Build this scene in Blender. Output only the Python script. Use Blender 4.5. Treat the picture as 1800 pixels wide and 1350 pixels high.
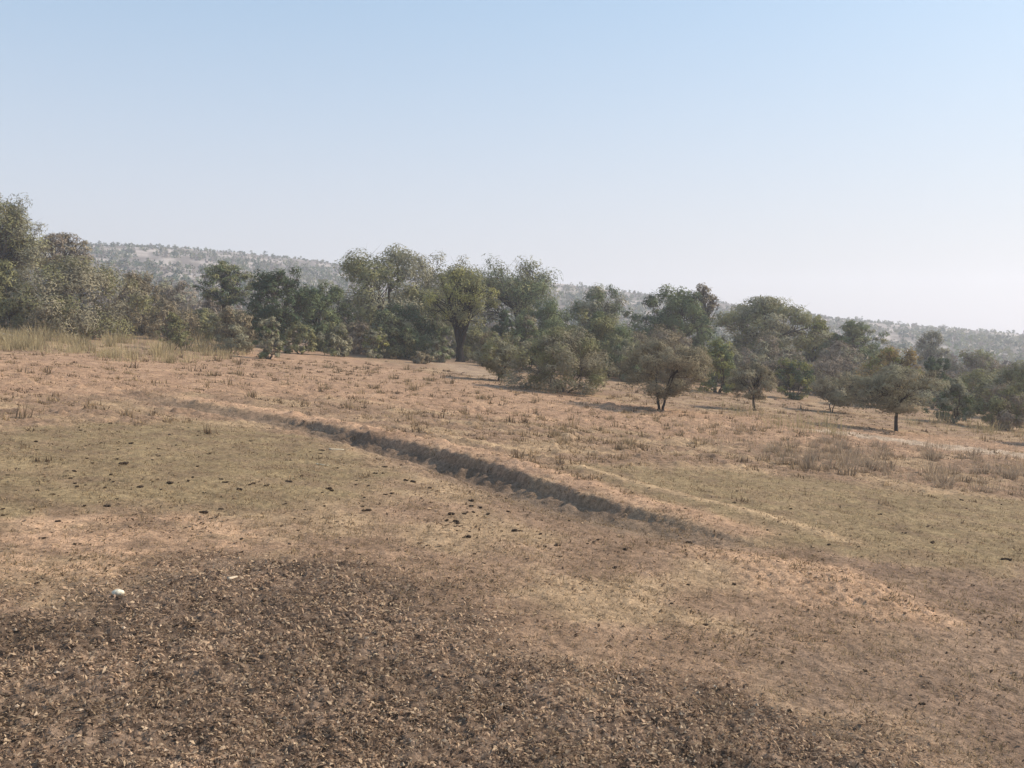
import bpy, math
import numpy as np
from mathutils import Vector

# ------------------------------------------------------------------ scene
for o in list(bpy.data.objects):
    bpy.data.objects.remove(o)
SC = bpy.context.scene
COL = SC.collection
R = math.radians

# camera: standing on a vehicle about three metres above a cross-sloping field
CAM_H, HFOV, PITCH = 3.0, R(55.0), math.atan(85.0 / 1729.0)
F = 900.0 / math.tan(HFOV / 2)            # focal length in photo pixels (1800 wide)
cd = bpy.data.cameras.new('camera')
cd.sensor_fit = 'HORIZONTAL'; cd.angle = HFOV
cd.clip_start = 0.1; cd.clip_end = 6000
cam = bpy.data.objects.new('camera', cd); COL.objects.link(cam)
cam.location = (0, 0, CAM_H); cam.rotation_euler = (R(90) - PITCH, 0, 0)
SC.camera = cam

# light: afternoon sun from the right, a little beyond the trees
SUN_EL, SUN_B = R(37), R(14)              # elevation, angle from +X towards +Y
to_sun = Vector((math.cos(SUN_EL) * math.cos(SUN_B), math.cos(SUN_EL) * math.sin(SUN_B), math.sin(SUN_EL)))
ld = bpy.data.lights.new('sun', 'SUN'); ld.energy = 4.4; ld.angle = R(0.6); ld.color = (1.0, 0.88, 0.72)
sun = bpy.data.objects.new('sun', ld); COL.objects.link(sun)
sun.rotation_euler = to_sun.to_track_quat('Z', 'Y').to_euler()
W = bpy.data.worlds.new('World'); SC.world = W; W.use_nodes = True
wn = W.node_tree.nodes; wl = W.node_tree.links; wn.clear()
sky = wn.new('ShaderNodeTexSky'); sky.sky_type = 'NISHITA'; sky.sun_disc = False
sky.sun_elevation = SUN_EL; sky.sun_rotation = R(90) - SUN_B
sky.altitude = 550; sky.air_density = 1.1; sky.dust_density = 2.3; sky.ozone_density = 0.5
veil = wn.new('ShaderNodeMix'); veil.data_type = 'RGBA'          # dry-season dust, thick near the horizon, thin overhead
vcol = wn.new('ShaderNodeMix'); vcol.data_type = 'RGBA'; vcol.inputs[6].default_value = (4.1, 3.85, 4.05, 1); vcol.inputs[7].default_value = (2.05, 3.05, 4.2, 1)
vel = wn.new('ShaderNodeMapRange'); vel.interpolation_type = 'SMOOTHSTEP'; vel.inputs[1].default_value = -0.03; vel.inputs[2].default_value = 0.46
wl.new(vel.outputs[0], vcol.inputs[0]); wl.new(vcol.outputs[2], veil.inputs[7])
tcw = wn.new('ShaderNodeTexCoord'); sxyz = wn.new('ShaderNodeSeparateXYZ'); vmr = wn.new('ShaderNodeMapRange'); vmr.interpolation_type = 'SMOOTHSTEP'
vmr.inputs[1].default_value = -0.05; vmr.inputs[2].default_value = 0.44; vmr.inputs[3].default_value = 0.92; vmr.inputs[4].default_value = 0.5
wl.new(tcw.outputs['Generated'], sxyz.inputs[0]); wl.new(sxyz.outputs['Z'], vmr.inputs[0]); wl.new(sxyz.outputs['Z'], vel.inputs[0]); wl.new(vmr.outputs[0], veil.inputs[0])
bg = wn.new('ShaderNodeBackground'); bg.inputs['Strength'].default_value = 0.15
wo = wn.new('ShaderNodeOutputWorld')
gain = wn.new('ShaderNodeVectorMath'); gain.operation = 'MULTIPLY'; gain.inputs[1].default_value = (0.89, 1.01, 1.0)
wl.new(sky.outputs[0], gain.inputs[0]); wl.new(gain.outputs[0], veil.inputs[6]); wl.new(veil.outputs[2], bg.inputs[0]); wl.new(bg.outputs[0], wo.inputs[0])
SC.view_settings.view_transform = 'Standard'; SC.view_settings.look = 'None'
SC.view_settings.exposure = 0.38; SC.view_settings.gamma = 1.0
SC.render.engine = 'CYCLES'
SC.cycles.max_bounces = 6; SC.cycles.diffuse_bounces = 3; SC.cycles.transmission_bounces = 3
SC.cycles.volume_bounces = 1; SC.cycles.transparent_max_bounces = 8
SC.cycles.use_denoising = True
HAZE_DENSITY = 0.0007

# ------------------------------------------------------------------ noise
def _hash(ix, iy, seed):
    h = (ix.astype(np.int64) * 374761393 + iy.astype(np.int64) * 668265263 + seed * 974634777) & 0xFFFFFFFF
    h = ((h ^ (h >> 13)) * 1274126177) & 0xFFFFFFFF
    h = ((h ^ (h >> 16)) * 2246822519) & 0xFFFFFFFF
    return (h ^ (h >> 15)) & 0xFFFFFFFF
def perlin(x, y, seed=0):
    x = np.asarray(x, float); y = np.asarray(y, float)
    ix = np.floor(x); iy = np.floor(y); fx = x - ix; fy = y - iy
    def g(dx, dy):
        a = _hash(ix + dx, iy + dy, seed) * (2 * math.pi / 4294967296.0)
        return np.cos(a) * (fx - dx) + np.sin(a) * (fy - dy)
    u = fx * fx * fx * (fx * (fx * 6 - 15) + 10); v = fy * fy * fy * (fy * (fy * 6 - 15) + 10)
    a = g(0, 0) * (1 - u) + g(1, 0) * u; b = g(0, 1) * (1 - u) + g(1, 1) * u
    return (a * (1 - v) + b * v) * 1.5
def fbm(x, y, octv, seed):
    s = 0; a = 1.0; k = 1.0
    for i in range(octv):
        s = s + a * perlin(x * k, y * k, seed + i * 17); a *= 0.5; k *= 2.03
    return s
def worley(x, y, seed):
    ix = np.floor(x); iy = np.floor(y); best = np.full(x.shape, 9.0)
    for dx in (-1, 0, 1):
        for dy in (-1, 0, 1):
            px = ix + dx + _hash(ix + dx, iy + dy, seed) / 4294967296.0
            py = iy + dy + _hash(ix + dx, iy + dy, seed + 51) / 4294967296.0
            best = np.minimum(best, np.hypot(px - x, py - y))
    return best
def sstep(a, b, t):
    t = np.clip((t - a) / (b - a), 0, 1); return t * t * (3 - 2 * t)

# ------------------------------------------------------------------ terrain shape
SLOPE = 0.083
RIDGE_X = np.array([-900, -420, -303, -243, -194, -113, 40, 142, 202, 283, 364, 900.])
RIDGE_Z = np.array([82, 76, 71.5, 68.6, 63.7, 54.8, 42.3, 28.5, 22.0, 13.1, 6.0, -25.])
def base_z(x, y):
    x = np.asarray(x, float); y = np.asarray(y, float)
    xs = 600 * np.tanh(x / 600.0)
    z = -SLOPE * xs
    z = z + 0.10 * perlin(x / 9.0 + 3.1, y / 11.0, 3) + 0.5 * perlin(x / 60.0, y / 60.0, 4) * sstep(40, 120, np.hypot(x, y))
    # low ridge of hills beyond the wood
    yy = np.maximum(y, 1.0)
    rz = np.interp(x / yy * 700.0, RIDGE_X, RIDGE_Z)
    r = np.hypot(x, y * 1.0)
    k = sstep(150, 720, r) * sstep(0.15, 0.6, y / np.maximum(r, 1e-3))
    fall = sstep(740, 1150, r)
    hz = rz - 3.5 + 2.5 * perlin(x / 90.0, y / 90.0, 8) + 1.0 * perlin(x / 25.0, y / 25.0, 9)
    z = z * (1 - k) + (hz * np.minimum(y / 700.0, 1.0) - 25 * fall) * k
    return z
def ray(u, v):
    dx, dy, dz = (u - 900.0) / F, 1.0, (675.0 - v) / F
    c, s = math.cos(PITCH), math.sin(PITCH)
    return dx, dy * c + dz * s, dz * c - dy * s
def P(u, v, zf=base_z):                       # where the ground seen at a photo pixel lies
    d = ray(u, v); t = np.geomspace(2.0, 900.0, 3000)
    x, y, z = d[0] * t, d[1] * t, CAM_H + d[2] * t
    below = np.nonzero(z < zf(x, y))[0]
    i = below[0] if len(below) else len(t) - 1
    return float(x[i]), float(y[i])
def at_dist(u, dist):
    return (u - 900.0) / F * dist, dist
def z_at(v, dist):
    d = ray(900.0, v); return CAM_H + d[2] / d[1] * dist

# the erosion gully: its upper lip runs from far left to near right
LIP = np.array([P(u, v) for u, v in [(250, 692), (340, 707), (470, 729), (560, 744), (640, 763), (740, 784), (860, 814), (960, 848),
                                     (1080, 884), (1180, 909), (1280, 939), (1380, 972)]])
LIP_D = np.array([0.09, .19, .23, .29, .38, .45, .45, .40, .33, .25, .16, 0.0])
LIP_W = np.array([1.4, 1.9, 2.0, 2.1, 2.2, 2.3, 2.4, 2.4, 2.4, 2.3, 2.0, 1.5])
def gully(x, y):
    """signed distance to the lip (+ on the camera's side), depth and width there"""
    sh = np.shape(x); x = np.ravel(x); y = np.ravel(y)
    best = np.full(x.shape, 1e9); q = np.full(x.shape, 99.0); D = np.zeros(x.shape); Wd = np.ones(x.shape)
    for i in range(len(LIP) - 1):
        a, b = LIP[i], LIP[i + 1]; ab = b - a; L2 = ab @ ab
        t = np.clip(((x - a[0]) * ab[0] + (y - a[1]) * ab[1]) / L2, 0, 1)
        ex = x - a[0] - t * ab[0]; ey = y - a[1] - t * ab[1]
        d = np.hypot(ex, ey); m = d < best
        side = np.sign(ab[0] * ey - ab[1] * ex)
        best = np.where(m, d, best); q = np.where(m, -side * d, q)
        D = np.where(m, LIP_D[i] + t * (LIP_D[i + 1] - LIP_D[i]), D)
        Wd = np.where(m, LIP_W[i] + t * (LIP_W[i + 1] - LIP_W[i]), Wd)
    return q.reshape(sh), D.reshape(sh), Wd.reshape(sh)
def gully_z(x, y):
    q, D, Wd = gully(x, y)
    qn = q + 0.08 * perlin(x * .9, y * .9, 61) + 0.05 * perlin(x * 3.6, y * 3.6, 62) + 0.04 * perlin(x * 9, y * 9, 63)
    wall = .55 * sstep(-0.02, 0.20, qn) + .45 * sstep(.12, .75, qn + .12 * perlin(x * 2.6, y * 2.6, 64))
    rise = np.clip((qn - 0.45) / np.maximum(Wd - 0.45, 0.1), 0, 1)
    z = -D * wall * (1 - sstep(0, 1, rise))
    z = z + 0.22 * D * np.exp(-((qn + 0.55) / 0.45) ** 2) * (qn < 1)
    z = z + 0.05 * (D > .1) * np.exp(-((q + 1.9) / 0.35) ** 2)
    return np.where(np.abs(q) < 5, z, 0.0)
MND = P(1450, 1030)
def land(x, y):
    x = np.asarray(x, float); y = np.asarray(y, float)
    z = base_z(x, y) + gully_z(x, y)
    dx, dy = x - MND[0], y - MND[1]
    a = dx * 0.75 - dy * 0.66; b = dx * 0.66 + dy * 0.75
    return z + 0.16 * np.exp(-(a / 1.6) ** 2 - (b / 0.8) ** 2)

def poly_mask(X, Y, pix, soft, wob=0.25, seed=70):
    pts = np.array([P(u, v) for u, v in pix])
    xw = X + wob * fbm(X * 0.9, Y * 0.9, 3, seed); yw = Y + 1.6 * wob * fbm(X * 0.9 + 9, Y * 0.9 + 5, 3, seed + 3)
    inside = np.zeros(X.shape, bool); dist = np.full(X.shape, 1e9)
    n = len(pts)
    for i in range(n):
        a, b = pts[i], pts[(i + 1) % n]; ab = b - a
        t = np.clip(((xw - a[0]) * ab[0] + (yw - a[1]) * ab[1]) / max(ab @ ab, 1e-9), 0, 1)
        dist = np.minimum(dist, np.hypot(xw - a[0] - t * ab[0], yw - a[1] - t * ab[1]))
        c = (a[1] > yw) != (b[1] > yw)
        with np.errstate(divide='ignore', invalid='ignore'):
            xi = a[0] + (yw - a[1]) / (b[1] - a[1] if b[1] != a[1] else 1e-9) * ab[0]
        inside ^= c & (xw < xi)
    sd = np.where(inside, dist, -dist)
    return sstep(-soft, soft, sd)
CHURN = [(-500, 1150), (0, 1085), (110, 1045), (240, 1012), (400, 992), (560, 985), (690, 1005), (800, 1060), (900, 1130), (1020, 1180), (1250, 1215),
         (1450, 1258), (1590, 1310), (1660, 1400), (1600, 1900), (-600, 1900)]
OLIVE_A = [(-350, 770), (0, 755), (180, 745), (380, 742), (560, 775), (700, 830), (640, 880), (450, 905), (250, 895), (0, 910), (-400, 940)]
OLIVE_B = [(960, 818), (1180, 822), (1420, 838), (1650, 870), (2100, 900), (2100, 1010), (1750, 1000), (1500, 985), (1330, 940), (1150, 885)]
ORANGE_A = [(-300, 925), (0, 915), (200, 905), (420, 915), (480, 960), (300, 985), (120, 1015), (0, 1050), (-300, 1100)]
ORANGE_B = [(1180, 958), (1340, 970), (1480, 996), (1600, 1045), (1650, 1092), (1630, 1105), (1560, 1100), (1520, 1095), (1400, 1065), (1290, 1015)]
GREY_R = [(1420, 975), (1600, 1000), (1900, 1010), (2300, 1000), (2300, 1500), (1700, 1420), (1640, 1310), (1300, 1190), (1350, 1120), (1620, 1120)]
PINK = [(0, 620), (330, 625), (520, 610), (780, 660), (1200, 722), (1480, 748), (1900, 790), (1900, 815), (1600, 800), (1300, 780), (900, 740), (600, 700), (300, 690), (0, 700), (-400, 690), (-400, 600)]
TRACK_A = [(1400, 753), (1500, 761), (1650, 781), (1840, 802), (2000, 812), (2000, 822), (1840, 811), (1650, 790), (1500, 769)]
TRACK_B = [(500, 594), (620, 606), (760, 624), (860, 655), (960, 686), (960, 692), (840, 664), (740, 632), (600, 612), (500, 602)]

# ------------------------------------------------------------------ mesh helpers
def mk_mesh(name, V, faces_list, mats=(), colors=None, smooth=False, midx=None):
    """faces_list: list of int arrays (n,3) or (n,4)"""
    me = bpy.data.meshes.new(name)
    V = np.ascontiguousarray(V, dtype=np.float32)
    me.vertices.add(len(V)); me.vertices.foreach_set('co', V.ravel())
    loops = np.concatenate([f.ravel() for f in faces_list]).astype(np.int32)
    tot = np.concatenate([np.full(len(f), f.shape[1], np.int32) for f in faces_list])
    me.loops.add(len(loops)); me.loops.foreach_set('vertex_index', loops)
    me.polygons.add(len(tot)); start = np.concatenate([[0], np.cumsum(tot)[:-1]]).astype(np.int32)
    me.polygons.foreach_set('loop_start', start); me.polygons.foreach_set('loop_total', tot)
    me.polygons.foreach_set('use_smooth', np.full(len(tot), smooth, bool))
    for m in mats: me.materials.append(m)
    if midx is not None: me.polygons.foreach_set('material_index', np.asarray(midx, np.int32))
    if colors is not None:
        at = me.attributes.new('tone', 'FLOAT_COLOR', 'POINT')
        c = np.ones((len(V), 4), np.float32); c[:, :3] = colors
        at.data.foreach_set('color', c.ravel())
    me.update(calc_edges=True)
    return me
def obj(name, me, parent=None, loc=(0, 0, 0), **props):
    o = bpy.data.objects.new(name, me); COL.objects.link(o)
    o.location = loc
    if parent: o.parent = parent
    for k, v in props.items(): o[k] = v
    return o

# ------------------------------------------------------------------ materials
def new_mat(name):
    m = bpy.data.materials.new(name); m.use_nodes = True
    n = m.node_tree.nodes; n.clear()
    return m, n, m.node_tree.links
def ground_material():
    m, n, l = new_mat('dry_ground')
    out = n.new('ShaderNodeOutputMaterial'); b = n.new('ShaderNodeBsdfPrincipled')
    b.inputs['Roughness'].default_value = 0.95; b.inputs['Specular IOR Level'].default_value = 0.08
    at = n.new('ShaderNodeAttribute'); at.attribute_name = 'tone'
    geo = n.new('ShaderNodeNewGeometry')
    n1 = n.new('ShaderNodeTexNoise'); n1.inputs['Scale'].default_value = 9.0; n1.inputs['Detail'].default_value = 6; n1.inputs['Roughness'].default_value = 0.7
    n2 = n.new('ShaderNodeTexNoise'); n2.inputs['Scale'].default_value = 38.0; n2.inputs['Detail'].default_value = 3
    n3 = n.new('ShaderNodeTexNoise'); n3.inputs['Scale'].default_value = 1.1; n3.inputs['Detail'].default_value = 5
    for q in (n1, n2, n3): l.new(geo.outputs['Position'], q.inputs['Vector'])
    r1 = n.new('ShaderNodeMapRange'); r1.inputs[1].default_value = 0.3; r1.inputs[2].default_value = 0.7; r1.inputs[3].default_value = 0.52; r1.inputs[4].default_value = 1.42
    r2 = n.new('ShaderNodeMapRange'); r2.inputs[1].default_value = 0.3; r2.inputs[2].default_value = 0.7; r2.inputs[3].default_value = 0.75; r2.inputs[4].default_value = 1.25
    r3 = n.new('ShaderNodeMapRange'); r3.inputs[1].default_value = 0.3; r3.inputs[2].default_value = 0.7; r3.inputs[3].default_value = 0.86; r3.inputs[4].default_value = 1.14
    for a, c in ((n1, r1), (n2, r2), (n3, r3)): l.new(a.outputs['Fac'], c.inputs[0])
    m1 = n.new('ShaderNodeMath'); m1.operation = 'MULTIPLY'; l.new(r1.outputs[0], m1.inputs[0]); l.new(r2.outputs[0], m1.inputs[1])
    m2 = n.new('ShaderNodeMath'); m2.operation = 'MULTIPLY'; l.new(m1.outputs[0], m2.inputs[0]); l.new(r3.outputs[0], m2.inputs[1])
    vm = n.new('ShaderNodeVectorMath'); vm.operation = 'SCALE'
    l.new(at.outputs['Color'], vm.inputs[0]); l.new(m2.outputs[0], vm.inputs['Scale'])
    l.new(vm.outputs[0], b.inputs['Base Color'])
    bp = n.new('ShaderNodeBump'); bp.inputs['Strength'].default_value = 0.55; bp.inputs['Distance'].default_value = 0.03
    l.new(m1.outputs[0], bp.inputs['Height']); l.new(bp.outputs[0], b.inputs['Normal'])
    l.new(b.outputs[0], out.inputs[0])
    return m
def tone_material(name, translucent=0.0, rough=0.9, noise=0.0, scale=20.0):
    m, n, l = new_mat(name)
    out = n.new('ShaderNodeOutputMaterial'); at = n.new('ShaderNodeAttribute'); at.attribute_name = 'tone'
    col = at.outputs['Color']
    if noise:
        tc = n.new('ShaderNodeTexCoord'); nz = n.new('ShaderNodeTexNoise'); nz.inputs['Scale'].default_value = scale; nz.inputs['Detail'].default_value = 4
        l.new(tc.outputs['Object'], nz.inputs['Vector'])
        mr = n.new('ShaderNodeMapRange'); mr.inputs[1].default_value = 0.3; mr.inputs[2].default_value = 0.7
        mr.inputs[3].default_value = 1 - noise; mr.inputs[4].default_value = 1 + noise
        l.new(nz.outputs['Fac'], mr.inputs[0])
        vm = n.new('ShaderNodeVectorMath'); vm.operation = 'SCALE'; l.new(col, vm.inputs[0]); l.new(mr.outputs[0], vm.inputs['Scale']); col = vm.outputs[0]
    d = n.new('ShaderNodeBsdfDiffuse'); l.new(col, d.inputs['Color'])
    if translucent:
        t = n.new('ShaderNodeBsdfTranslucent'); l.new(col, t.inputs['Color'])
        mx = n.new('ShaderNodeMixShader'); mx.inputs[0].default_value = translucent
        l.new(d.outputs[0], mx.inputs[1]); l.new(t.outputs[0], mx.inputs[2]); l.new(mx.outputs[0], out.inputs[0])
    else:
        l.new(d.outputs[0], out.inputs[0])
    return m
M_GROUND = ground_material()
M_LEAF = tone_material('leaf', 0.2)
M_BARK = tone_material('bark', 0.0, noise=0.35, scale=6)
M_GRASS = tone_material('dry_grass', 0.4)
M_CLOD = tone_material('clod', 0.0, noise=0.4, scale=25)

# ------------------------------------------------------------------ ground sheet
def srgb(r, g, b, k=1.0):
    c = np.array([r, g, b]) / 255.0
    return np.where(c <= 0.04045, c / 12.92, ((c + 0.055) / 1.055) ** 2.4) * k
C_SOIL = np.array([.255, .168, .112]); C_OLIVE = np.array([.218, .160, .092]); C_STRAW = np.array([.320, .224, .138])
C_CHURN = np.array([.185, .130, .096]); C_ORANGE = np.array([.410, .262, .168]); C_GREY = np.array([.205, .138, .098])
C_PINK = np.array([.345, .218, .142]); C_HILL = np.array([.200, .165, .145]); C_WOOD = np.array([.235, .165, .118])
rng = np.random.default_rng(11)
def churn_relief(X, Y):
    w1 = worley(X / 0.17, Y / 0.17, 31); w2 = worley(X / 0.085 + 5, Y / 0.085, 32)
    return 0.05 * (np.clip(w1, 0, 0.9) - 0.5) * (0.4 + 0.8 * sstep(-.4, .5, perlin(X / .8, Y / .8, 35))) + 0.030 * (np.clip(w2, 0, .9) - .45) \
        + 0.022 * perlin(X / 0.13, Y / 0.13, 33) + 0.014 * perlin(X / 0.065, Y / 0.065, 34) + 0.03 * perlin(X / 0.5, Y / 0.5, 36) + .03
def churn_mask(X, Y): return poly_mask(X, Y, CHURN, 0.55, 0.55)
def build_ground():
    fine = np.linspace(R(-41), R(41), 520); step = fine[1] - fine[0]
    coarse = np.linspace(R(41), R(319), 64)[1:-1]
    ang = np.concatenate([fine, coarse]); na = len(ang)
    rad = np.concatenate([np.linspace(0.3, 4.6, 14), np.geomspace(4.75, 62.0, 640), np.geomspace(63.5, 1150.0, 110)])
    rad = np.sort(rad); nr = len(rad)
    A, RR = np.meshgrid(ang, rad)
    X = RR * np.sin(A); Y = RR * np.cos(A)
    Z = land(X, Y)
    ch = churn_mask(X, Y); oa = poly_mask(X, Y, OLIVE_A, 0.8, 0.5); ob = poly_mask(X, Y, OLIVE_B, 0.8, 0.5)
    ra = poly_mask(X, Y, ORANGE_A, 0.5); rb = poly_mask(X, Y, ORANGE_B, 0.35); gr = poly_mask(X, Y, GREY_R, 0.8, 0.5)
    pk = poly_mask(X, Y, PINK, 1.5, 1.0)
    tk = np.maximum(poly_mask(X, Y, TRACK_A, 0.5, 0.4), 0.4 * poly_mask(X, Y, TRACK_B, 1.2, 0.8))
    near = 1 - sstep(45, 62, RR)
    far = sstep(17, 24, RR)
    # relief: hoof-churned mud close by, low hummocks further out
    churn = churn_relief(X, Y)
    Z = Z + ch * churn
    hum = sstep(0.05, 0.65, perlin(X / 0.5, Y / 0.36, 41)) * (.045 + .06 * sstep(.1, .6, perlin(X / 3.1, Y / 2.7, 47))) * far * near * (1 - 0.8 * np.maximum(oa, ob))
    hum2 = sstep(0.1, 0.6, perlin(X / 0.22 + 7, Y / 0.2, 42)) * (0.012 + .035 * far) * near * (1 - 0.6 * np.maximum(oa, ob)) * (1 - ch)
    Z = Z + hum + hum2 + near * (0.026 * perlin(X / 0.3, Y / 0.3, 43) + 0.026 * perlin(X / 0.11, Y / 0.11, 44) + .014 * perlin(X / 0.06, Y / 0.06, 45)) * (0.55 + rb * 0.5)
    # soil colours by zone
    n1 = fbm(X / 2.3, Y / 2.3, 4, 51); n2 = fbm(X / 0.7 + 3, Y / 0.7, 3, 52)
    c = np.ones(X.shape + (3,)) * C_SOIL
    def mixin(c, col, w): return c * (1 - w[..., None]) + col * w[..., None]
    c = mixin(c, C_STRAW, sstep(-0.35, 0.55, n1) * 0.8)
    c = mixin(c, C_PINK, pk * 0.8)
    c = mixin(c, C_GREY, gr * 0.85)
    c = mixin(c, np.array([.42, .33, .25]), tk * 0.75)
    c = mixin(c, C_OLIVE, np.clip(np.maximum(oa, ob) * (0.85 + 0.5 * n2), 0, 1))
    c = mixin(c, C_ORANGE, ra * sstep(-0.5, 0.5, n2 + 0.15) * 0.7)
    c = mixin(c, C_ORANGE, rb * 0.85)
    mot = sstep(-.35, .45, perlin(X / .09 + 2, Y / .09, 55) + .5 * perlin(X / .3, Y / .3, 56))[..., None]
    c = mixin(c, (np.array([.085, .058, .043]) * (1 - mot) + np.array([.170, .120, .088]) * mot) * (1 + 0.25 * n1[..., None]), ch * 0.95)
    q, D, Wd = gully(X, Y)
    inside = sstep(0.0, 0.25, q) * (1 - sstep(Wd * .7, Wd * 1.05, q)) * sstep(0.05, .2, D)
    c = mixin(c, np.array([.165, .118, .085]), inside * 0.8)  # ground colour darker inside the gully than around it
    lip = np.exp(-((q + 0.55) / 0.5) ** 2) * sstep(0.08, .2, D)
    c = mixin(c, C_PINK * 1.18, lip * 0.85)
    pth = np.exp(-((q + 2.0 + .15 * perlin(X / 1.5, Y / 1.5, 57)) / 0.24) ** 2) * sstep(-0.02, .06, D) * sstep(-3.0, -1.0, X)
    c = mixin(c, C_STRAW * 1.3, pth * 0.85)
    c = c * (1 + 0.20 * n2 + 0.10 * n1)[..., None]
    c = mixin(c, C_WOOD, sstep(75, 120, RR))
    rk = sstep(-.1, .5, fbm(X / 16, Y / 26, 3, 58))[..., None]
    c = mixin(c, C_HILL * .85 * (1 - rk) + np.array([.42, .36, .32]) * rk, sstep(150, 300, RR))
    V = np.stack([X, Y, Z], -1).reshape(-1, 3)
    i = np.arange(nr - 1)[:, None] * na; j = np.arange(na)[None, :]; j2 = (j + 1) % na
    Fq = np.stack([i + j, i + na + j, i + na + j2, i + j2], -1).reshape(-1, 4)[:, ::-1]
    V = np.vstack([V, [[0, 0, float(land(0., 0.))]]]); k = len(V) - 1
    jj = np.arange(na); Ft = np.stack([np.full(na, k), jj, (jj + 1) % na], -1)[:, ::-1]
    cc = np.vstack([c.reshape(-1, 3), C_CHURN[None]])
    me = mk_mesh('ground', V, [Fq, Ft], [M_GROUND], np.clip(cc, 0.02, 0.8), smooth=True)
    return obj('ground', me, kind='structure'), V
ground, GV = build_ground()
def surf(x, y): return land(x, y)
def surf_near(x, y): return land(x, y) + churn_mask(x, y) * churn_relief(x, y)

# ------------------------------------------------------------------ plants
def tube(pts, rad, sides):
    pts = np.asarray(pts, float); n = len(pts); rad = np.asarray(rad, float)
    t = np.gradient(pts, axis=0); t /= np.linalg.norm(t, axis=1, keepdims=True) + 1e-9
    ref = np.array([0.31, 0.95, 0.05]); s = np.cross(t, ref); s /= np.linalg.norm(s, axis=1, keepdims=True) + 1e-9
    b = np.cross(t, s); a = np.arange(sides) * 2 * math.pi / sides
    ring = np.cos(a)[None, :, None] * s[:, None] + np.sin(a)[None, :, None] * b[:, None]
    V = (pts[:, None] + ring * rad[:, None, None]).reshape(-1, 3)
    i = np.arange(n - 1)[:, None] * sides; j = np.arange(sides)[None]; j2 = (j + 1) % sides
    return V, np.stack([i + j, i + j2, i + sides + j2, i + sides + j], -1).reshape(-1, 4)
def curve(p0, d0, p1, n, rng, wob):
    """bent path from p0, leaving along d0, to p1"""
    p0 = np.asarray(p0, float); p1 = np.asarray(p1, float); L = np.linalg.norm(p1 - p0)
    c = p0 + np.asarray(d0) * L * 0.5; t = np.linspace(0, 1, n)[:, None]
    p = (1 - t) ** 2 * p0 + 2 * t * (1 - t) * c + t * t * p1
    p[1:-1] += rng.normal(0, wob * L, (n - 2, 3)); return p
PAL = {
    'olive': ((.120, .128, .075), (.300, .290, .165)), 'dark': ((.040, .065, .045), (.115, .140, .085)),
    'green': ((.085, .115, .068), (.205, .230, .130)), 'brown': ((.150, .128, .098), (.310, .265, .195)),
    'grey': ((.150, .150, .118), (.340, .325, .245)), 'lime': ((.130, .145, .060), (.340, .330, .140)),
    'mauve': ((.165, .142, .128), (.320, .270, .235)), 'orange': ((.190, .145, .075), (.350, .265, .135)),
    'thorn': ((.145, .138, .108), (.350, .318, .248)), 'straw': ((.230, .175, .090), (.380, .300, .170)),
}
def profile(style, t):
    if style == 'vase':
        return np.where(t < .55, np.clip(t / .55, 0, 1) ** .55 * .92 + .08, np.sqrt(np.clip(1 - ((t - .55) / .47) ** 2, 0, 1)))
    if style == 'flat':
        return np.where(t < .5, np.clip(t / .5, 0, 1) ** .45, np.clip(1 - ((t - .5) / .52) ** 3, 0, 1))
    if style == 'bush':
        return np.where(t < .3, .84 + .16 * t / .3, np.sqrt(np.clip(1 - ((t - .3) / .72) ** 2, 0, 1)))
    return np.sqrt(np.clip(1 - (2 * t - 1) ** 2 * .96, 0, 1))
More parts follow.
